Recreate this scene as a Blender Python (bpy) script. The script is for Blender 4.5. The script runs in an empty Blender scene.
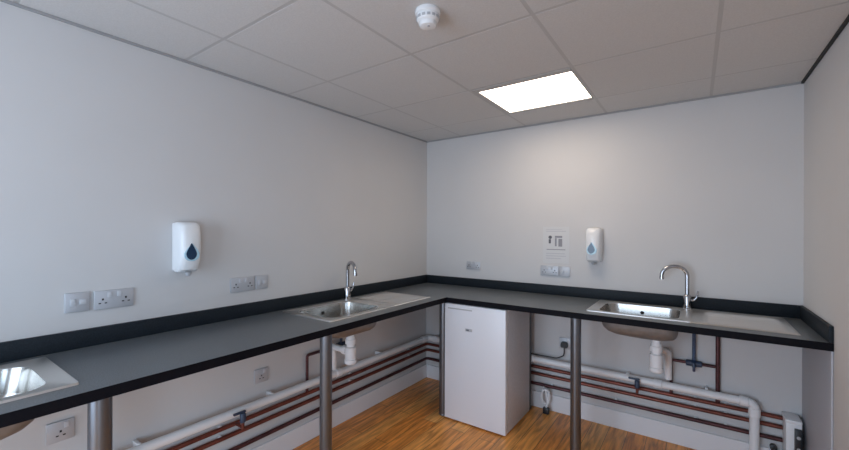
import bpy, bmesh, math, random
from mathutils import Vector, Matrix
random.seed(7)
PI = math.pi
sc = bpy.context.scene
COL = sc.collection

# ------------------------------------------------------------------ room numbers (metres)
W, H = 2.7234, 2.3492          # room width, ceiling height
YF = -4.7                      # wall behind the camera
ZT, ZB, ZU = .942, .904, 1.02  # worktop top, underside, upstand top
DEP = .622                     # worktop depth

# ------------------------------------------------------------------ materials
def mat(name, col, rough=.5, metal=0., emit=None, noise=None, bump=None, spec=.5, aniso=None):
    m = bpy.data.materials.new(name); m.use_nodes = True
    nt = m.node_tree; b = nt.nodes['Principled BSDF']
    b.inputs['Base Color'].default_value = (*col, 1)
    b.inputs['Roughness'].default_value = rough
    b.inputs['Metallic'].default_value = metal
    b.inputs['Specular IOR Level'].default_value = spec
    tc = nt.nodes.new('ShaderNodeTexCoord')
    if noise:                                     # (scale, amount): small tone variation
        n = nt.nodes.new('ShaderNodeTexNoise'); n.inputs['Scale'].default_value = noise[0]
        n.inputs['Detail'].default_value = 5
        nt.links.new(tc.outputs['Object'], n.inputs['Vector'])
        r = nt.nodes.new('ShaderNodeValToRGB')
        a = noise[1]
        r.color_ramp.elements[0].position = .3; r.color_ramp.elements[1].position = .7
        r.color_ramp.elements[0].color = (*[c*(1-a) for c in col], 1)
        r.color_ramp.elements[1].color = (*[min(1, c*(1+a)) for c in col], 1)
        nt.links.new(n.outputs['Fac'], r.inputs['Fac']); nt.links.new(r.outputs['Color'], b.inputs['Base Color'])
    if bump:                                      # (scale, strength)
        n = nt.nodes.new('ShaderNodeTexNoise'); n.inputs['Scale'].default_value = bump[0]; n.inputs['Detail'].default_value = 3
        nt.links.new(tc.outputs['Object'], n.inputs['Vector'])
        k = nt.nodes.new('ShaderNodeBump'); k.inputs['Strength'].default_value = bump[1]; k.inputs['Distance'].default_value = .002
        nt.links.new(n.outputs['Fac'], k.inputs['Height']); nt.links.new(k.outputs['Normal'], b.inputs['Normal'])
    if aniso:                                     # brushed streaks in roughness
        mp = nt.nodes.new('ShaderNodeMapping'); mp.inputs['Scale'].default_value = aniso
        nt.links.new(tc.outputs['Object'], mp.inputs['Vector'])
        n = nt.nodes.new('ShaderNodeTexNoise'); n.inputs['Scale'].default_value = 1; n.inputs['Detail'].default_value = 2
        nt.links.new(mp.outputs['Vector'], n.inputs['Vector'])
        r = nt.nodes.new('ShaderNodeMapRange'); r.inputs['To Min'].default_value = rough*.75; r.inputs['To Max'].default_value = rough*1.3
        nt.links.new(n.outputs['Fac'], r.inputs['Value']); nt.links.new(r.outputs['Result'], b.inputs['Roughness'])
    if emit:
        b.inputs['Emission Color'].default_value = (*emit[0], 1); b.inputs['Emission Strength'].default_value = emit[1]
    return m

def wood_floor():
    m = bpy.data.materials.new('oak_planks'); m.use_nodes = True
    nt = m.node_tree; N = nt.nodes; L = nt.links; b = N['Principled BSDF']
    tc = N.new('ShaderNodeTexCoord'); mp = N.new('ShaderNodeMapping')
    mp.inputs['Rotation'].default_value = (0, 0, PI/2)
    L.new(tc.outputs['Object'], mp.inputs['Vector'])
    br = N.new('ShaderNodeTexBrick'); br.offset = .37
    br.inputs['Scale'].default_value = 1; br.inputs['Brick Width'].default_value = 1.15
    br.inputs['Row Height'].default_value = .12; br.inputs['Mortar Size'].default_value = .0015
    br.inputs['Color1'].default_value = (.80, .31, .06, 1); br.inputs['Color2'].default_value = (.95, .50, .15, 1)
    br.inputs['Mortar'].default_value = (.16, .07, .02, 1)
    L.new(mp.outputs['Vector'], br.inputs['Vector'])
    g = N.new('ShaderNodeMapping'); g.inputs['Scale'].default_value = (14, 1.3, 1)
    L.new(tc.outputs['Object'], g.inputs['Vector'])
    n = N.new('ShaderNodeTexNoise'); n.inputs['Scale'].default_value = 3; n.inputs['Detail'].default_value = 6; n.inputs['Distortion'].default_value = .6
    L.new(g.outputs['Vector'], n.inputs['Vector'])
    r = N.new('ShaderNodeValToRGB'); r.color_ramp.elements[0].position = .32; r.color_ramp.elements[1].position = .68
    r.color_ramp.elements[0].color = (.55, .48, .42, 1); r.color_ramp.elements[1].color = (1.25, 1.22, 1.18, 1)
    L.new(n.outputs['Fac'], r.inputs['Fac'])
    x = N.new('ShaderNodeMixRGB'); x.blend_type = 'MULTIPLY'; x.inputs['Fac'].default_value = 1
    L.new(br.outputs['Color'], x.inputs['Color1']); L.new(r.outputs['Color'], x.inputs['Color2'])
    L.new(x.outputs['Color'], b.inputs['Base Color'])
    b.inputs['Roughness'].default_value = .32
    return m

M = {}
M['wall'] = mat('white_painted_plaster', (.625, .612, .608), .75, noise=(2.2, .015), bump=(90, .06))
M['ceil'] = mat('mineral_fibre_tile', (.61, .605, .60), .9, noise=(160, .05), bump=(220, .35))
M['grid'] = mat('ceiling_bar_paint', (.48, .475, .47), .5)
M['shadow_trim'] = mat('grey_gap_shadow', (.34, .34, .345), .6)  # edge trim with the shadow of the ceiling gap put into its colour
M['black_shadow_trim'] = mat('black_gap_shadow', (.012, .012, .013), .6)  # dark gap shadow along the right wall, put into the strip colour
M['floor'] = wood_floor()
M['skirt'] = mat('white_gloss_paint', (.82, .82, .84), .35)
M['top'] = mat('charcoal_laminate', (.115, .128, .14), .30, noise=(260, .35), bump=(300, .08))
M['upstand'] = mat('dark_slate_laminate', (.014, .019, .025), .5, noise=(200, .3), spec=.2)
M['edge'] = mat('black_worktop_edging', (.004, .004, .007), .6, spec=.12)
M['steel'] = mat('brushed_steel_sink', (.78, .76, .73), .33, 1, aniso=(8, 260, 30))
M['bowl'] = mat('satin_steel_bowl', (.47, .455, .43), .22, 1, aniso=(40, 40, 200))
M['under'] = mat('sprayed_bowl_underside', (.25, .235, .225), .5, .5, noise=(30, .1))
M['leg'] = mat('brushed_steel_leg', (.17, .18, .20), .30, .85, aniso=(90, 90, 4))
M['chrome'] = mat('polished_chrome', (.47, .47, .49), .14, 1)
M['plate'] = mat('grey_metal_plate', (.52, .53, .56), .45, .25)
M['switch'] = mat('pale_grey_rocker', (.57, .58, .61), .4)
M['hole'] = mat('dark_recess', (.02, .02, .022), .7)
M['plastic'] = mat('white_gloss_plastic', (.82, .83, .84), .18)
M['plastic_grey'] = mat('grey_plastic', (.45, .46, .48), .4)
M['upvc'] = mat('white_waste_plastic', (.87, .87, .88), .35)
M['copper'] = mat('aged_copper', (.20, .062, .045), .42, .6, noise=(14, .3))
M['copper_dark'] = mat('dark_copper', (.10, .04, .042), .45, .6, noise=(14, .3))
M['hose'] = mat('blue_grey_braided_hose', (.075, .11, .19), .45, .4, noise=(200, .4))
M['valve'] = mat('dark_blue_valve_handle', (.03, .05, .095), .4)
M['black'] = mat('black_plastic', (.018, .02, .024), .4)
M['window_blue'] = mat('blue_soap_window', (.008, .035, .085), .15)
M['pale_blue'] = mat('pale_blue_plastic', (.46, .68, .80), .25)
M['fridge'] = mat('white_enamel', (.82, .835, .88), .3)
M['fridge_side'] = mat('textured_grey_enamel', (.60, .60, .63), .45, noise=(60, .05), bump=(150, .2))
M['paper'] = mat('white_paper', (.64, .64, .645), .6)
M['ink'] = mat('grey_print', (.28, .28, .31), .7)
M['ink_dark'] = mat('dark_print', (.12, .12, .14), .7)
M['ink_pale'] = mat('pale_grey_print', (.52, .52, .55), .7)
M['panel_light'] = mat('lit_diffuser', (.9, .9, .9), .5, emit=((1, .85, .69), 7.0))
M['frame'] = mat('white_window_frame', (.75, .75, .75), .35)
M['board'] = mat('white_melamine_board', (.50, .50, .53), .5)

# ------------------------------------------------------------------ mesh helpers
def box(bm, x0, x1, y0, y1, z0, z1, bev=0, seg=2):
    r = bmesh.ops.create_cube(bm, size=1)
    vs = r['verts']
    for v in vs:
        v.co = Vector(((x0+x1)/2+v.co.x*(x1-x0), (y0+y1)/2+v.co.y*(y1-y0), (z0+z1)/2+v.co.z*(z1-z0)))
    if bev:
        es = list({e for v in vs for e in v.link_edges})
        bmesh.ops.bevel(bm, geom=es, offset=bev, segments=seg, affect='EDGES', profile=.5)

def ring_frames(pts):
    """parallel transported frames along a polyline"""
    T = []
    for i in range(len(pts)):
        a = pts[max(i-1, 0)]; b = pts[min(i+1, len(pts)-1)]
        T.append((b-a).normalized())
    u = T[0].orthogonal().normalized(); out = []
    for i, t in enumerate(T):
        u = (u-t*u.dot(t)).normalized(); out.append((t, u, t.cross(u)))
    return out

def fillet(pts, rad, n=7):
    pts = [Vector(p) for p in pts]; out = [pts[0]]
    for i in range(1, len(pts)-1):
        p = pts[i]; a = (pts[i-1]-p); b = (pts[i+1]-p)
        d = min(rad, a.length*.49, b.length*.49)
        p0 = p+a.normalized()*d; p1 = p+b.normalized()*d
        for k in range(n+1):
            t = k/n; out.append(p0*(1-t)**2+p*2*t*(1-t)+p1*t*t)
    out.append(pts[-1]); return out

def tube(bm, pts, r, rad=.03, n=14, cap=True):
    P = fillet(pts, rad) if rad else [Vector(p) for p in pts]
    F = ring_frames(P); rings = []
    for i, (p, (t, u, v)) in enumerate(zip(P, F)):
        rr = r(i/(len(P)-1)) if callable(r) else r
        rings.append([bm.verts.new(p+u*math.cos(2*PI*k/n)*rr+v*math.sin(2*PI*k/n)*rr) for k in range(n)])
    for a, b in zip(rings, rings[1:]):
        for k in range(n):
            bm.faces.new((a[k], a[(k+1) % n], b[(k+1) % n], b[k]))
    if cap:
        bm.faces.new(rings[0][::-1]); bm.faces.new(rings[-1])

def lathe(bm, prof, c=(0, 0, 0), axis='z', n=32):
    """prof: list of (radius, height) along the axis"""
    c = Vector(c); rings = []
    for r, h in prof:
        ring = []
        for k in range(n):
            a = 2*PI*k/n; x, y = r*math.cos(a), r*math.sin(a)
            co = {'z': (x, y, h), 'y': (x, h, -y), 'x': (h, x, y)}[axis]
            ring.append(bm.verts.new(c+Vector(co)))
        rings.append(ring)
    for a, b in zip(rings, rings[1:]):
        for k in range(n):
            bm.faces.new((a[k], a[(k+1) % n], b[(k+1) % n], b[k]))
    bm.faces.new(rings[0][::-1]); bm.faces.new(rings[-1])

def rrect(x0, x1, y0, y1, r, n=6):
    out = []
    for cx, cy, a0 in ((x1-r, y1-r, 0), (x0+r, y1-r, 90), (x0+r, y0+r, 180), (x1-r, y0+r, 270)):
        for k in range(n+1):
            a = math.radians(a0+90*k/n); out.append((cx+r*math.cos(a), cy+r*math.sin(a)))
    return out

def loft(bm, loops, cap0=False, cap1=False):
    R = [[bm.verts.new(p) for p in l] for l in loops]; n = len(R[0])
    for a, b in zip(R, R[1:]):
        for k in range(n):
            bm.faces.new((a[k], a[(k+1) % n], b[(k+1) % n], b[k]))
    if cap0: bm.faces.new(R[0][::-1])
    if cap1: bm.faces.new(R[-1])
    return R

def prism(bm, outline, y0, y1):
    """outline in x,z extruded along y"""
    loft(bm, [[(x, y0, z) for x, z in outline], [(x, y1, z) for x, z in outline]], True, True)

def slab_cells(bm, xs, ys, solid, z0, z1):
    """extruded grid with missing cells: worktop with cut-outs, wall with a window opening"""
    V = {}
    def v(i, j, z):
        if (i, j, z) not in V: V[(i, j, z)] = bm.verts.new((xs[i], ys[j], z))
        return V[(i, j, z)]
    S = {(i, j) for i in range(len(xs)-1) for j in range(len(ys)-1) if solid((xs[i]+xs[i+1])/2, (ys[j]+ys[j+1])/2)}
    for i, j in S:
        bm.faces.new((v(i, j, z1), v(i+1, j, z1), v(i+1, j+1, z1), v(i, j+1, z1)))
        bm.faces.new((v(i, j, z0), v(i, j+1, z0), v(i+1, j+1, z0), v(i+1, j, z0)))
        for (di, dj), (a, b) in (((-1, 0), ((i, j+1), (i, j))), ((1, 0), ((i+1, j), (i+1, j+1))),
                                 ((0, -1), ((i, j), (i+1, j))), ((0, 1), ((i+1, j+1), (i, j+1)))):
            if (i+di, j+dj) not in S:
                bm.faces.new((v(*a, z0), v(*b, z0), v(*b, z1), v(*a, z1)))

def obj(name, bm, m, parent=None, smooth=True, mtx=None):
    if mtx: bmesh.ops.transform(bm, matrix=mtx, verts=bm.verts)
    bmesh.ops.recalc_face_normals(bm, faces=bm.faces)
    me = bpy.data.meshes.new(name); bm.to_mesh(me); bm.free()
    ms = m if isinstance(m, (list, tuple)) else [m]
    for q in ms: me.materials.append(q)
    if smooth:
        for p in me.polygons: p.use_smooth = True
        me.set_sharp_from_angle(angle=math.radians(35))
    o = bpy.data.objects.new(name, me); COL.objects.link(o)
    if parent: o.parent = parent
    return o

def tag(o, label, cat, group=None, kind=None):
    o['label'] = label
    if cat: o['category'] = cat
    if group: o['group'] = group
    if kind: o['kind'] = kind
    return o

def thing(name, label, cat, loc=(0, 0, 0), rz=0, group=None):
    o = bpy.data.objects.new(name, None); COL.objects.link(o)
    o.empty_display_size = .05
    o.location = loc; o.rotation_euler = (0, 0, rz)
    return tag(o, label, cat, group)

def dup(root, loc, rz, label):
    def cp(o, parent):
        c = o.copy(); COL.objects.link(c)
        if parent: c.parent = parent
        for ch in list(o.children): cp(ch, c)
        return c
    r = cp(root, None); r.location = loc; r.rotation_euler = (0, 0, rz); r['label'] = label
    return r

def NB(): return bmesh.new()
def part_box(name, m, parent, *a, **k):
    bm = NB(); box(bm, *a, **k); return obj(name, bm, m, parent)
def part_tube(name, m, parent, *a, **k):
    bm = NB(); tube(bm, *a, **k); return obj(name, bm, m, parent)
def part_lathe(name, m, parent, *a, **k):
    bm = NB(); lathe(bm, *a, **k); return obj(name, bm, m, parent)

def struct(name, bm, m, label, cat):
    return tag(obj(name, bm, m, smooth=False), label, cat, kind='structure')

LW = PI/2                       # things on the left wall: local x runs along the wall to the right, local -y into the room

# ------------------------------------------------------------------ the setting
bm = NB(); box(bm, -.15, W+.15, YF-.15, .15, -.1, 0)
struct('floor', bm, M['floor'], 'orange oak plank floor', 'floor')
bm = NB(); box(bm, -.15, 0, YF-.15, .15, 0, H+.2)
struct('wall_left', bm, M['wall'], 'white painted wall on the left behind the long worktop', 'wall')
bm = NB(); box(bm, 0, W, 0, .15, 0, H+.2)
struct('wall_back', bm, M['wall'], 'white painted wall at the far end of the room', 'wall')
VY0, VY1, VZ0, VZ1 = -4.5, -3.45, .12, 1.65
bm = NB()
slab_cells(bm, [YF-.15, VY0, VY1, .15], [0, VZ0, VZ1, H+.2], lambda y, z: not (VY0 < y < VY1 and VZ0 < z < VZ1), 0, .15)
bmesh.ops.transform(bm, matrix=Matrix(((0, 0, 1, W), (1, 0, 0, 0), (0, 1, 0, 0), (0, 0, 0, 1))), verts=bm.verts)
struct('wall_right', bm, M['wall'], 'white painted wall at the right edge', 'wall')
# wall behind the camera with its window opening
WX0, WX1, WZ0, WZ1 = .10, 1.9, .12, 2.12
bm = NB()
slab_cells(bm, [0, WX0, WX1, W], [0, WZ0, WZ1, H+.2], lambda x, z: not (WX0 < x < WX1 and WZ0 < z < WZ1), 0, .15)
bmesh.ops.transform(bm, matrix=Matrix.Translation((0, YF, 0)) @ Matrix.Rotation(PI/2, 4, 'X'), verts=bm.verts)
struct('wall_front', bm, M['wall'], 'white wall with a wide window facing the worktops', 'wall')
w1 = thing('window_1', 'tall white framed window in the near wall', 'window', ((WX0+WX1)/2, YF-.08, WZ0)); w1['kind'] = 'structure'
hw = (WX1-WX0)/2; hz = WZ1-WZ0
bm = NB()
box(bm, -hw, hw, -.03, .03, 0, .05); box(bm, -hw, hw, -.03, .03, hz-.05, hz)
for xx in (-hw, -.025, hw-.05): box(bm, xx, xx+.05, -.03, .03, .05, hz-.05)
obj('window_frame', bm, M['frame'], w1)
part_box('window_sill', M['frame'], w1, -hw, hw, .03, .14, -.002, .02)

w2 = thing('added_side_window', 'added white framed window in the right wall, unseen behind the camera', 'window', (W+.08, (VY0+VY1)/2, VZ0)); w2['kind'] = 'structure'  # added opening out of view, lets in light for the wall under the worktop
hv = (VY1-VY0)/2; hz = VZ1-VZ0
bm = NB()
box(bm, -.03, .03, -hv, hv, 0, .05); box(bm, -.03, .03, -hv, hv, hz-.05, hz)
for yy in (-hv, hv-.05): box(bm, -.03, .03, yy, yy+.05, .05, hz-.05)
obj('window_frame', bm, M['frame'], w2)
part_box('window_sill', M['frame'], w2, -.10, -.03, -hv, hv, -.002, .02)

# ceiling: tiles .62 m apart standing just proud of the bars, one bay left for the light
GX = [.395, 1.02, 1.648, 2.28]; GY = [-.385, -.998, -1.611, -2.232, -2.85, -3.47, -4.09]
xs = [0]+GX+[W]; ys = sorted([0]+GY+[YF])
bm = NB()
box(bm, -.15, W+.15, YF-.15, .15, H+.02, H+.2)
LB = (1.02, 1.648, -.998, -.385)
g = .0058
for i in range(len(xs)-1):
    for j in range(len(ys)-1):
        if abs(xs[i]-LB[0]) < .01 and abs(ys[j]-LB[2]) < .01: continue
        box(bm, xs[i]+g, xs[i+1]-g, ys[j]+g, ys[j+1]-g, H-.001, H+.021, bev=.003, seg=1)
struct('ceiling', bm, M['ceil'], 'suspended ceiling of large pale square tiles', 'ceiling')
bm = NB()
for x in GX: box(bm, x-.012, x+.012, YF, 0, H-.0005, H+.006)
for y in GY: box(bm, 0, W, y-.008, y+.008, H-.0004, H+.005)
struct('trim_4', bm, M['grid'], 'thin bars of the suspended ceiling grid', 'ceiling grid')
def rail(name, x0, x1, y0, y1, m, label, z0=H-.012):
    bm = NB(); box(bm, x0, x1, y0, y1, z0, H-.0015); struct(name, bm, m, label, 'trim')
rail('trim_1', .0005, .011, YF, -.0005, M['shadow_trim'], 'grey edge strip coloured as the shadow gap between left wall and ceiling')
rail('trim_2', .011, W-.014, -.011, -.0005, M['shadow_trim'], 'grey edge strip coloured as the shadow gap between back wall and ceiling')
rail('trim_3', W-.014, W-.0005, YF, -.0005, M['black_shadow_trim'], 'black edge strip coloured as the shadow gap between right wall and ceiling', H-.012)
# skirting
bm = NB(); box(bm, .0005, .016, YF, -.0005, .0005, .13, bev=.004)
struct('baseboard_left', bm, M['skirt'], 'white skirting along the left wall', 'baseboard')
bm = NB(); box(bm, .016, W-.02, -.016, -.0005, .0005, .13, bev=.004)
struct('baseboard_back', bm, M['skirt'], 'white skirting along the back wall', 'baseboard')

# ------------------------------------------------------------------ ceiling light and smoke detector
t = thing('ceiling_light', 'bright square light panel set in the ceiling near the back wall', 'ceiling light', ((LB[0]+LB[1])/2, (LB[2]+LB[3])/2, H))
hx, hy = (LB[1]-LB[0])/2-.013, (LB[3]-LB[2])/2-.01
bm = NB()
slab_cells(bm, [-hx, -hx+.024, hx-.004, hx], [-hy, -hy+.05, hy-.03, hy], lambda x, y: not (-hx+.024 < x < hx-.004 and -hy+.05 < y < hy-.03), -.003, .018)
obj('frame', bm, M['grid'], t)
part_box('diffuser', M['panel_light'], t, -hx+.024, hx-.004, -hy+.05, hy-.03, .002, .012)

t = thing('smoke_detector', 'round white smoke detector on the ceiling', 'smoke detector', (1.308, -1.878, H-.001))
part_lathe('base', M['plastic'], t, [(.050, 0), (.052, -.004), (.052, -.014), (.049, -.018), (.045, -.019)])
part_lathe('sensor_head', M['plastic'], t, [(.046, -.019), (.0465, -.026), (.045, -.040), (.042, -.045), (.037, -.048), (.037, -.050)])
bm = NB()
for k in range(14):
    a = 2*PI*k/14; c, s = math.cos(a), math.sin(a)
    q = NB(); box(q, .0405, .0475, -.0065, .0065, -.0385, -.029)
    bmesh.ops.rotate(q, cent=(0, 0, 0), matrix=Matrix.Rotation(a, 3, 'Z'), verts=q.verts)
    me = bpy.data.meshes.new('tmp'); q.to_mesh(me); q.free(); bm.from_mesh(me); bpy.data.meshes.remove(me)
obj('vent_slots', bm, M['plastic_grey'], t)
part_lathe('cap', M['plastic'], t, [(.036, -.050), (.036, -.058), (.032, -.064), (.020, -.068), (.004, -.069)])
part_lathe('indicator', M['plastic_grey'], t, [(.005, -.0685), (.005, -.071), (.003, -.072)], c=(.012, -.012, 0), n=12)

# ------------------------------------------------------------------ worktop with cut-outs and upstands
SR0, SM0, SL0 = 1.62, -1.70, -2.775          # sink origins: right sink x, middle sink y, near sink (right end) y
SLEN, SY0, SY1 = 1.01, -.075, -.525           # sink length and depth range (local)
CUT = (.045, .515, -.49, -.11)               # bowl cut-out in local sink coordinates
def inside(x, y, a): return a[0] < x < a[1] and a[2] < y < a[3]
cutR = (SR0+CUT[0], SR0+CUT[1], CUT[2], CUT[3])
cutM = (-CUT[3], -CUT[2], SM0+CUT[0], SM0+CUT[1])
cutL = (-CUT[3], -CUT[2], SL0-CUT[1], SL0-CUT[0])
wt = thing('worktop', 'long L shaped charcoal worktop along the left and back walls', 'worktop', (0, 0, ZB))
xs = sorted({.001, DEP, W-.001, cutR[0], cutR[1], cutM[0], cutM[1]}); ys = sorted({-4.3, -DEP, -.001, cutR[2], cutR[3], cutM[2], cutM[3], cutL[2], cutL[3]})
def solid(x, y):
    if not (x < DEP or y > -DEP): return False
    return not (inside(x, y, cutR) or inside(x, y, cutM) or inside(x, y, cutL))
bm = NB(); slab_cells(bm, xs, ys, solid, 0, ZT-ZB)
bm.faces.ensure_lookup_table()
bmesh.ops.recalc_face_normals(bm, faces=bm.faces)
for f in bm.faces: f.material_index = 1 if abs(f.normal.z) < .5 else 0
obj('slab', bm, [M['top'], M['edge']], wt, smooth=False)
z0, z1 = ZT-ZB, ZU-ZB
part_box('upstand', M['upstand'], wt, .001, .018, -4.3, -.001, z0, z1, bev=.002)
part_box('upstand', M['upstand'], wt, .018, W-.001, -.018, -.001, z0, z1, bev=.002)
part_box('upstand', M['upstand'], wt, W-.018, W-.001, -DEP, -.018, z0, z1, bev=.002)

# support legs
def leg(loc):
    p = part_tube('leg', M['leg'], wt, [(0, 0, .016), (0, 0, ZB-.006)], .033, rad=0, n=28)
    p.location = (loc[0], loc[1], -ZB)
    part_lathe('top_flange', M['leg'], p, [(.048, ZB-.001), (.048, ZB-.006), (.036, ZB-.0062)])
    part_lathe('foot', M['leg'], p, [(.030, .0005), (.034, .004), (.034, .014), (.033, .0165)])
for q in ((.565, -.574), (.555, -1.755), (.555, -2.728), (1.567, -.56)): leg(q)
e = part_box('end_panel', M['board'], wt, W-.0085, W-.0012, -DEP+.006, -.02, .0005-ZB, -.001, bev=.001)
e['label'] = 'white upright board under the right end'

# ------------------------------------------------------------------ sinks
def sink(label, loc, rz, mir=1):
    t = thing('inset_sink', label, 'sink', loc, rz, 'steel inset sinks with drainers')
    S = Matrix.Diagonal((mir, 1, 1, 1))
    zt = .004
    BX = (.060, .500, -.475, -.125)          # bowl rim
    XD = .565                                # bowl deck / drainer boundary
    # deck: loop round the bowl, rim lip, ribbed drainer
    bm = NB(); n = 6
    outer = rrect(0, XD, SY1, SY0, .012, n); inner = rrect(BX[0], BX[1], BX[2], BX[3], .07, n)
    loft(bm, [[(x, y, .0) for x, y in rrect(-.002, XD, SY1-.002, SY0+.002, .012, n)], [(x, y, zt+.003) for x, y in outer],
              [(x, y, zt+.003) for x, y in rrect(.006, XD-.002, SY1+.006, SY0-.006, .012, n)],
              [(x, y, zt) for x, y in rrect(.012, XD-.003, SY1+.012, SY0-.012, .012, n)],
              [(x, y, zt) for x, y in rrect(BX[0]-.008, BX[1]+.008, BX[2]-.008, BX[3]+.008, .075, n)],
              [(x, y, zt-.003) for x, y in inner]])
    obj('deck', bm, M['steel'], t, mtx=S)
    bm = NB()
    nx, ny = 30, 64; V = []
    for i in range(nx+1):
        row = []
        for j in range(ny+1):
            u, v = i/nx, j/ny
            x = XD-.003+u*(SLEN-XD+.003); y = SY1+v*(SY0-SY1)
            e = min(v, 1-v)*(SY0-SY1); ex = SLEN-x
            z = zt
            if e < .008 or ex < .008: z = zt+.003 if (e > .001 and ex > .001) else 0.
            elif e > .035 and u > .14 and ex > .03:
                z = zt-.0015+.0028*math.sin((y-SY1)/.026*2*PI)
            row.append(bm.verts.new((x, y, z)))
        V.append(row)
    for i in range(nx):
        for j in range(ny): bm.faces.new((V[i][j], V[i+1][j], V[i+1][j+1], V[i][j+1]))
    obj('drainer', bm, M['steel'], t, mtx=S)
    # bowl: double-skinned shell
    bm = NB()
    D = -.165; DX = .375; cy0 = (BX[2]+BX[3])/2
    def lp(f, z, r, off=0):                      # f: 1 at the rim, 0 at the drain
        g = 1-(1-f)*.92
        x0, x1 = DX-(DX-BX[0])*f, DX+(BX[1]-DX)*g; hy_ = (BX[3]-BX[2])/2*f
        r = min(r, hy_*.95, (x1-x0)*.45)
        return [(x, y, z) for x, y in rrect(x0-off, x1+off, cy0-hy_-off, cy0+hy_+off, r+off, n)]
    prof = [(1, zt-.003, .07), (.985, -.014, .07), (.95, -.085, .07), (.92, -.108, .068), (.86, -.127, .065), (.76, -.141, .06), (.6, -.152, .06), (.42, D+.004, .06), (.26, D, .05)]
    ins_ = [lp(*p) for p in prof]
    out_ = [[(x, y, z-.0025) for x, y, z in lp(p[0], p[1], p[2], .0025)] for p in prof]
    loft(bm, ins_, cap1=True)
    b = obj('bowl', bm, M['bowl'], t, mtx=S)
    bm = NB(); loft(bm, out_, cap1=True); obj('underside', bm, M['under'], b, mtx=S)
    cx, cy = DX, cy0
    bm = NB(); lathe(bm, [(.036, D-.002), (.036, D+.0005), (.034, D+.002), (.030, D+.0005), (.006, D+.0002)], c=(cx, cy, 0))
    obj('drain', bm, M['chrome'], b, mtx=S)
    bm = NB(); lathe(bm, [(.012, 0), (.012, .003), (.007, .004)], c=(.28, BX[3]-.0085, -.045), axis='y', n=18)
    bmesh.ops.translate(bm, verts=bm.verts, vec=(0, -.0, 0))
    obj('overflow', bm, M['hole'], b, mtx=S)
    bm = NB(); lathe(bm, [(.026, D-.006), (.026, D-.03), (.030, D-.03), (.030, D-.048)], c=(cx, cy, 0), n=24)
    obj('waste_fitting', bm, M['upvc'], t, mtx=S)
    return t
sink('steel sink with drainer under the back wall, right of the fridge', (SR0, 0, ZT), 0)
sink('steel sink with drainer set in the middle of the left worktop', (0, SM0, ZT), LW)
sink('steel sink cut off by the left edge of the photo', (0, SL0, ZT), LW, -1)

# mixer taps
def mixer(label, loc, rz, ang):
    t = thing('mixer_tap', label, 'tap', loc, rz, 'chrome swan neck taps')
    part_lathe('base', M['chrome'], t, [(.029, 0), (.029, .006), (.024, .010), (.024, .012)])
    part_lathe('body', M['chrome'], t, [(.0225, .011), (.0225, .085), (.019, .094), (.014, .098)])
    d = Vector((math.cos(ang), math.sin(ang), 0))
    pts = [Vector((0, 0, .095)), Vector((0, 0, .215))]
    R = .072
    for k in range(1, 15):
        a = PI*k/14*1.02
        pts.append(Vector((0, 0, .215))+d*(R-R*math.cos(a))+Vector((0, 0, R*.9*math.sin(a))))
    pts.append(pts[-1]+Vector((0, 0, -.006)))
    s = part_tube('spout', M['chrome'], t, pts, .0125, rad=0, n=16)
    e = pts[-1]
    part_tube('nozzle', M['chrome'], s, [e+Vector((0, 0, .004)), e+Vector((0, 0, -.014))], .0142, rad=0, n=16)
    part_tube('lever', M['chrome'], t, [(.02, 0, .062), (.036, 0, .062), (.052, -.004, .085), (.058, -.008, .125)], lambda u: .0085-.0035*u, rad=.01, n=12)
    return t
mixer('chrome swan neck tap over the sink on the back wall', (SR0+.535, -.10, ZT+.0045), 0, math.radians(190))
mixer('chrome swan neck tap over the middle sink on the left wall', (.10, SM0+.535, ZT+.0045), LW, math.radians(-112))
mixer('chrome swan neck tap beyond the left edge, at the near sink', (.10, SL0-.535, ZT+.0045), LW, math.radians(-90))

# traps under the bowls: local origin at the wall under the bowl centre, floor level
def trap(label, loc, rz, dx=0., drop=.435, wall=-.062):
    t = thing('sink_trap', label, 'sink trap', loc, rz, 'white waste traps under the sinks')
    cy = -.30; zt = ZT-.165-.048
    part_lathe('inlet_nut', M['upvc'], t, [(.032, zt), (.036, zt-.004), (.036, zt-.034), (.028, zt-.036)], c=(0, cy, 0), n=20)
    part_lathe('bottle', M['upvc'], t, [(.026, zt-.036), (.026, zt-.05), (.037, zt-.058), (.037, zt-.135), (.041, zt-.138), (.041, zt-.160), (.034, zt-.168), (.012, zt-.172)], c=(0, cy, 0), n=28)
    part_tube('outlet_pipe', M['upvc'], t, [(0, cy+.034, zt-.085), (0, wall, zt-.085), (dx, wall, drop+.02)] if dx == 0 else
              [(0, cy+.034, zt-.085), (0, wall-.003, zt-.085), (dx, wall-.003, zt-.085), (dx, wall-.003, drop+.02)], .0215, rad=.03)
    part_lathe('coupling', M['upvc'], t, [(.028, cy+.034), (.030, cy+.040), (.030, cy+.068), (.024, cy+.072)], c=(0, 0, zt-.085), axis='y', n=20)
    return t
trap('white bottle trap under the sink on the back wall', (SR0+.375, 0, 0), 0, dx=.055)
trap('white bottle trap under the middle sink on the left wall', (0, SM0+.375, 0), LW, dx=.06)
trap('white bottle trap under the near sink at the left edge', (0, SL0-.375, 0), LW)

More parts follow.
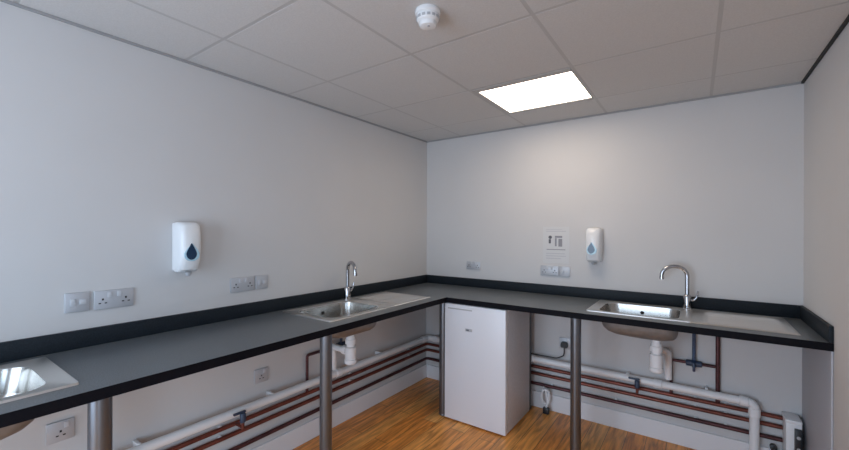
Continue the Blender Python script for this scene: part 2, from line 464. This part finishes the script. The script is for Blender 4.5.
# ------------------------------------------------------------------ pipes
VX = 2.497                                   # where the waste pipe turns down
wp = thing('waste_pipe', 'white waste pipe along both walls above the copper pipes', 'waste pipe', (0, 0, 0))
part_tube('pipe', M['upvc'], wp, [(.062, -4.2, .425), (.062, -.062, .415), (VX, -.062, .405), (VX, -.062, .002)], .0245, rad=.035, n=18)
def collar(name, parent, p, axis, r, L, m):
    bm = NB(); lathe(bm, [(r-.003, -L/2), (r, -L/2+.004), (r, L/2-.004), (r-.003, L/2)], c=p, axis=axis, n=20); obj(name, bm, m, parent)
zl = lambda y: .415+.010*(-y/4.2)
for y in (-3.05, -1.22, -.14): collar('coupling', wp, (.062, y, zl(y)), 'y', .030, .05, M['upvc'])
for x in (.15, 1.10, 1.99): collar('coupling', wp, (x, -.062, .4145-.0038*x), 'x', .030, .05, M['upvc'])
collar('coupling', wp, (VX-.05, -.062, .405), 'x', .030, .045, M['upvc']); collar('coupling', wp, (VX, -.062, .350), 'z', .030, .05, M['upvc'])
for y in (-3.7, -2.45, -1.75, -.75):
    part_box('clip', M['upvc'], wp, .0005, .06, y-.009, y+.009, zl(y)-.03, zl(y)+.03, bev=.004)
for x in (1.42, 1.80, 2.26):
    part_box('clip', M['upvc'], wp, x-.009, x+.009, -.06, -.0005, .378, .437, bev=.004)

def copper(label, z, zb, d, y_end, m):
    t = thing('copper_pipe', label, 'copper pipe', (0, 0, 0), 0, 'copper pipes along the walls')
    part_tube('pipe', m, t, [(d, y_end, z), (d, -d, z+(zb-z)*.5), (2.64, -d, zb)], .0130, rad=.03, n=12)
    for y in (-3.3, -2.05, -1.05, -.30):
        part_box('clip', M['upvc'], t, .0005, d-.004, y-.008, y+.008, z-.014, z+.014, bev=.003)
    for x in (1.25, 1.72, 2.20, 2.36):
        part_box('clip', M['upvc'], t, x-.008, x+.008, -d+.004, -.0005, zb-.014, zb+.014, bev=.003)
    return t
copper('topmost of the three copper pipes running along the walls', .340, .336, .024, -4.2, M['copper'])
copper('middle one of the three copper pipes running along the walls', .284, .279, .024, -4.2, M['copper'])
copper('lowest of the three copper pipes running along the walls', .188, .203, .024, -4.2, M['copper_dark'])

# water supplies below the taps (back wall: local x = world x; left wall turned)
def supply(label, loc, rz, hx, x0, x1, zc, hose_top):
    """copper branch from the pipes up to a valve, grey blue hose up to the tap"""
    t = thing('tap_supply', label, 'water supply pipe', loc, rz, 'water supplies below the taps')
    y = -.024
    part_tube('branch_pipe', M['copper_dark'], t, [(x0, y-.0, .352), (x0, y, zc), (hx-.03, y, zc)], .010, rad=.016, n=12)
    if x1:
        part_tube('riser_pipe', M['copper_dark'], t, [(x1, y, .352), (x1, y, ZB-.002)], .0125, rad=0, n=12)
        part_tube('cross_pipe', M['copper_dark'], t, [(hx+.03, y, zc), (x1-.011, y, zc)], .010, rad=0, n=12)
    v = part_lathe('valve', M['valve'], t, [(.016, -.045), (.020, -.040), (.020, -.012), (.026, -.010), (.026, .010), (.020, .012), (.020, .040), (.016, .045)], c=(hx, y-.004, zc), axis='x', n=20)
    bm = NB(); box(bm, hx-.008, hx+.008, y-.045, y-.022, zc-.045, zc+.012, bev=.004); obj('valve_handle', bm, M['valve'], v)
    part_tube('hose', M['hose'], t, [(hx, y-.004, zc+.012), (hx, y-.006, zc+.13), (hx, -.07, zc+.24), (hx, -.1, ZB-.012)], .0105, rad=.09, n=12)
    return t
supply('copper branch, blue valve and hose below the back wall tap', (0, 0, 0), 0, 2.192, 2.064, 2.319, .578, 0)
supply('copper branch and valve below the middle sink on the left wall', (0, -1.30, 0), LW, .14, -.165, 0, .60, 0)

def stub(label, loc, rz):
    t = thing('stop_valve', label, 'stop valve', loc, rz, 'small blue stop valves on the pipes')
    part_tube('stem', M['copper'], t, [(0, -.108, -.072), (0, -.108, .0)], .009, rad=0, n=12)
    part_tube('connector', M['copper'], t, [(0, -.028, -.064), (0, -.108, -.064)], .008, rad=0, n=12)
    part_lathe('valve_body', M['valve'], t, [(.012, -.035), (.016, -.03), (.016, .012), (.012, .018)], c=(0, -.108, 0), n=16)
    bm = NB(); box(bm, -.055, .016, -.116, -.100, .019, .031, bev=.004); obj('handle', bm, M['valve'], t)
    return t
stub('small dark blue valve on the pipes below the left worktop', (0, -1.97, .405), LW)
stub('small dark blue valve on the pipes right of the back worktop leg', (1.868, 0, .400), 0)

# boxing and black outlet strip in the far right corner
t = thing('pipe_boxing', 'white upright pipe boxing in the right corner under the worktop', 'pipe boxing', (2.655, 0, 0))
part_box('cover', M['upvc'], t, -.025, .044, -.13, -.017, .0005, .352, bev=.003)
part_box('top_cap', M['upvc'], t, -.028, .0445, -.134, -.0005, .352, .372, bev=.004)
t = thing('outlet_strip', 'black strip with two pale dots on the white boxing', 'outlet strip', (2.682, -.1305, 0))
part_box('housing', M['black'], t, -.017, .014, -.028, 0, .165, .330, bev=.003)
for z in (.222, .288):
    bm = NB(); lathe(bm, [(.009, 0), (.009, -.004), (.006, -.005)], c=(-.002, -.028, z), axis='y', n=16)
    obj('dot', bm, M['plastic_grey'], t)
t = thing('drain_pipe', 'small black pipe beside the white corner boxing', 'pipe', (2.588, -.016, .15))
part_lathe('collar', M['black'], t, [(.017, 0), (.017, -.03), (.013, -.032)], axis='y', n=18)
part_tube('tail', M['black'], t, [(0, -.024, 0), (0, -.024, -.149)], .012, rad=0, n=12)

# ------------------------------------------------------------------ fridge
FX0, FX1, FY0, FY1, FZ = .602, 1.108, -.617, -.135, .897
f = thing('fridge', 'small white undercounter fridge below the corner of the worktop', 'fridge', ((FX0+FX1)/2, 0, 0))
hx = (FX1-FX0)/2
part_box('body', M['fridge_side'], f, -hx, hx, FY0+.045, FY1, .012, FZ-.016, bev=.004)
part_box('top_panel', M['fridge'], f, -hx-.001, hx+.001, FY0+.046, FY1, FZ-.016, FZ, bev=.004)
d = part_box('door', M['fridge'], f, -hx, hx, FY0, FY0+.041, .010, FZ, bev=.006, seg=3)
part_box('gasket', M['plastic_grey'], d, -hx+.008, hx-.008, FY0+.041, FY0+.0455, .02, FZ-.01)
part_box('handle_recess', M['plastic_grey'], d, -hx+.03, -hx+.24, FY0-.0012, FY0+.004, FZ-.040, FZ-.030, bev=.002)
bm = NB(); box(bm, -.028, .030, FY0-.002, FY0+.002, .703, .724, bev=.002); bg = obj('badge', bm, M['plastic_grey'], d)
bg.location.x = -.042
part_box('badge_mark', M['ink_dark'], bg, -.018, .004, FY0-.0026, FY0-.0018, .708, .719)
bm = NB()
for k in range(16): box(bm, -hx+.03, hx-.005, FY1+.020, FY1+.025, .09+k*.045, .094+k*.045)
for x in (-hx+.04, -.06, .09, hx-.012): box(bm, x, x+.012, FY1+.002, FY1+.040, .015, FZ-.01)
box(bm, -hx+.05, hx-.004, FY1, FY1+.040, .035, .22)
box(bm, -hx+.02, hx-.004, FY1, FY1+.030, FZ-.08, FZ-.045)
obj('condenser', bm, M['black'], f)
for sx in (-1, 1):
    for y in (FY0+.07, FY1-.05):
        part_lathe('foot', M['black'], f, [(.016, .0005), (.018, .003), (.018, .009), (.012, .010), (.012, .0125)], c=(sx*(hx-.04), y, 0), n=16)

# ------------------------------------------------------------------ sockets on the walls
def plate(parent, x0, x1, z0, z1): return part_box('faceplate', M['plate'], parent, x0, x1, -.010, -.0008, z0, z1, bev=.003)
def rocker(parent, x, z, w=.016, h=.024):
    return part_box('switch', M['switch'], parent, x-w/2, x+w/2, -.0138, -.0095, z-h/2, z+h/2, bev=.0015)
def pins(parent, x, z):
    bm = NB()
    box(bm, x-.0035, x+.0035, -.0105, -.0095, z+.004, z+.013)
    for s in (-1, 1): box(bm, x+s*.011-.0045, x+s*.011+.0045, -.0105, -.0095, z-.011, z-.006)
    return obj('pin_holes', bm, M['hole'], parent)
def double_socket(label, loc, rz, w=.148, h=.084):
    t = thing('double_socket', label, 'socket', loc, rz, 'grey double sockets above the worktop')
    plate(t, -w/2, w/2, -h/2, h/2)
    for s in (-1, 1):
        rocker(t, s*.018, .022); pins(t, s*.043, -.006)
    return t
def spur(label, loc, rz, w=.084, h=.084):
    t = thing('fused_switch', label, 'switch', loc, rz, 'grey single switches above the worktop')
    plate(t, -w/2, w/2, -h/2, h/2)
    rocker(t, -.016, 0, .018, .032)
    part_box('fuse_holder', M['switch'], t, .006, .030, -.0125, -.0095, -.011, .011, bev=.001)
    return t
def single_socket(label, loc, rz, w=.09, h=.086):
    t = thing('single_socket', label, 'socket', loc, rz, 'single sockets under the worktop')
    plate(t, -w/2, w/2, -h/2, h/2); rocker(t, .018, .024); pins(t, 0, -.008)
    return t
spur('square grey switch plate left of the first socket on the left wall', (0, -2.662, 1.142), LW)
ds = double_socket('wide grey socket left of and below the left wall soap dispenser', (0, -2.532, 1.139), LW)
s2 = double_socket('wide grey socket on the left wall, right of the soap dispenser', (0, -1.915, 1.137), LW)
spur('square grey switch plate nearest the middle tap on the left wall', (0, -1.795, 1.137), LW)
double_socket('lone grey socket on the back wall near the corner', (.528, 0, 1.140), 0, .138, .072)
double_socket('grey socket plate under the notice on the back wall', (1.226, 0, 1.136), 0, .148, .080)
spur('square grey switch plate under the notice and left of the dispenser', (1.345, 0, 1.136), 0, .084, .080)
single_socket('grey socket low on the left wall under the worktop, above the pipes', (0, -1.795, .560), LW)
single_socket('grey socket under the worktop beside the nearest leg', (0, -2.715, .605), LW)
single_socket('socket on the back wall holding the black plug', (1.35, 0, .563), 0, .088, .088)
p = thing('power_plug', 'black plug and lead in the socket right of the fridge', 'plug', (1.35, -.0108, .555))
bm = NB(); prism(bm, [(-.024, -.02), (.024, -.02), (.027, .004), (.019, .024), (-.019, .024), (-.027, .004)], -.034, 0)
bmesh.ops.bevel(bm, geom=list(bm.edges), offset=.004, segments=2, affect='EDGES'); obj('plug_body', bm, M['black'], p)
part_tube('lead', M['black'], p, [(0, -.018, -.018), (0, -.018, -.06), (-.004, -.02, -.085), (-.05, -.045, -.107), (-.262, -.045, -.108)], .0045, rad=.02, n=10)

# loop of cable right of the fridge
c = thing('cable_loop', 'white cable loop hanging low on the back wall beside the fridge', 'cable', (1.215, -.055, 0))
pts = []
for k in range(0, 61):
    a = 2*PI*k/20+PI/2
    pts.append((.030*math.cos(a)+.004*math.sin(k), -.010+.010*math.sin(k*.9), .125+.062*math.sin(a)))
pts = [(-.02, -.004, .196)]+pts+[(.02, -.02, .10), (.012, -.03, .045)]
part_tube('cable', M['upvc'], c, pts, .0065, rad=0, n=8)
part_box('tie', M['plastic_grey'], c, -.016, .016, -.022, .004, .180, .196, bev=.003)
part_box('connector', M['black'], c, -.012, .036, -.048, -.014, .0005, .05, bev=.006)

# ------------------------------------------------------------------ soap dispensers and notice
def dispenser(label, loc, rz, full=True):
    t = thing('soap_dispenser', label, 'soap dispenser', loc, rz, 'white soap dispensers on the walls')
    part_box('back_plate', M['plastic'], t, -.054, .054, -.016, -.0008, -.118, .128, bev=.006)
    # cover: rounded front, narrower towards the bottom
    bm = NB(); loops = []
    for z, w, dp in ((-.126, .040, .040), (-.122, .047, .062), (-.110, .051, .082), (-.06, .0545, .102), (0, .0565, .108), (.07, .0565, .106), (.11, .055, .098), (.124, .051, .086), (.131, .044, .07)):
        l = [(-w, -.014, z)]
        for k in range(13):
            a = PI-PI*k/12
            cx = math.copysign(abs(math.cos(a))**.55, math.cos(a)); sy = math.sin(a)**.55
            l.append((w*cx, -.02-(dp-.02)*sy, z))
        l.append((w, -.014, z)); loops.append(l)
    loft(bm, loops, True, True)
    obj('cover', bm, M['plastic'], t)
    # level window: drop shape
    out = []
    for k in range(24):
        a = 2*PI*k/24
        out.append((-.006+.025*math.sin(a)*(1 if math.cos(a) < 0 else (1-.75*math.cos(a)**1.3)), .006+(.052 if math.cos(a) > 0 else .031)*math.cos(a)))
    bm = NB(); prism(bm, [(x, z-.034) for x, z in out], -.1105, -.100)
    obj('level_window', bm, M['window_blue'], t)
    bm = NB(); prism(bm, [((x+.006)*1.4-.003, z*1.0-.034+(.0 if z > 0 else -.008)) for x, z in out], -.1088, -.100); obj('window_surround', bm, M['pale_blue'], t)
    bm = NB(); lathe(bm, [(.016, -.126), (.014, -.136), (.008, -.145)], c=(0, -.058, 0), n=18); obj('nozzle', bm, M['plastic_grey'], t)
    return t
dispenser('white soap dispenser with a dark blue drop on the left wall', (0, -2.238, 1.365), LW)
dispenser('white soap dispenser on the back wall, right of the notice', (1.570, 0, 1.350), 0)

n = thing('notice', 'white printed notice on the back wall above a socket plate', 'notice', (1.275, 0, 1.345))
part_box('sheet', M['paper'], n, -.105, .105, -.0022, -.0008, -.148, .148)
def ink(name, m, *a):
    return part_box(name, m, n, a[0], a[1], -.0028, -.0021, a[2], a[3])
bm = NB(); lathe(bm, [(.014, -.0021), (.014, -.0028)], c=(-.046, 0, .062), axis='y', n=18); box(bm, -.058, -.040, -.0028, -.0021, .012, .046); obj('pictogram', bm, M['ink_dark'], n)
bm = NB(); box(bm, -.008, .050, -.0028, -.0021, .058, .074); box(bm, -.008, .006, -.0028, -.0021, -.01, .056); box(bm, .020, .050, -.0028, -.0021, -.012, .050); obj('pictogram', bm, M['ink'], n)
ink('rule', M['ink'], -.075, .075, -.040, -.034)
bm = NB()
for k, (a, b) in enumerate(((-.08, .07), (-.08, .08), (-.08, .04))): box(bm, a, b, -.0028, -.0021, -.072-k*.020, -.066-k*.020)
obj('text_lines', bm, M['ink_pale'], n)
bm = NB(); box(bm, -.08, .08, -.0028, -.0021, .108, .114); box(bm, -.08, .05, -.0028, -.0021, .124, .128); obj('heading', bm, M['ink_pale'], n)

# ------------------------------------------------------------------ light
w = bpy.data.worlds.new('daylight'); sc.world = w; w.use_nodes = True
w.node_tree.nodes['Background'].inputs[0].default_value = (.75, .86, 1, 1)
w.node_tree.nodes['Background'].inputs[1].default_value = 1.0
ld = bpy.data.lights.new('window_daylight', 'AREA'); ld.shape = 'RECTANGLE'; ld.size = WX1-WX0; ld.size_y = WZ1-WZ0
ld.energy = 56; ld.color = (.62, .79, 1)
lo = bpy.data.objects.new('window_daylight', ld); COL.objects.link(lo)
lo.location = ((WX0+WX1)/2, YF-.2, (WZ0+WZ1)/2); lo.rotation_euler = (PI/2, 0, 0)

l2 = bpy.data.lights.new('added_side_fill', 'AREA'); l2.shape = 'RECTANGLE'; l2.size = VY1-VY0; l2.size_y = VZ1-VZ0  # added fill lamp outside the side opening, brightens the lower left wall
l2.energy = 25; l2.color = (.55, .76, 1)
lo = bpy.data.objects.new('added_side_fill', l2); COL.objects.link(lo)
lo.location = (W+.45, (VY0+VY1)/2, (VZ0+VZ1)/2); lo.rotation_euler = (PI/2-.42, 0, PI/2)

# ------------------------------------------------------------------ camera
cd = bpy.data.cameras.new('camera'); cam = bpy.data.objects.new('camera', cd); COL.objects.link(cam)
cd.sensor_width = 36; cd.lens = 385.38/849*36; cd.shift_y = 5.94/849; cd.clip_start = .02
cam.matrix_world = Matrix.Translation((2.1989, -3.1636, 1.4555)) @ Matrix.Rotation(.6130, 4, 'Z') @ Matrix.Rotation(PI/2, 4, 'X') @ Matrix.Rotation(.0031, 4, 'Z')
sc.camera = cam
vs = sc.view_settings
vs.view_transform = 'Standard'; vs.look = 'None'; vs.gamma = 1; vs.use_curve_mapping = False
vs.exposure = .2
sc.cycles.max_bounces = 10; sc.cycles.diffuse_bounces = 6
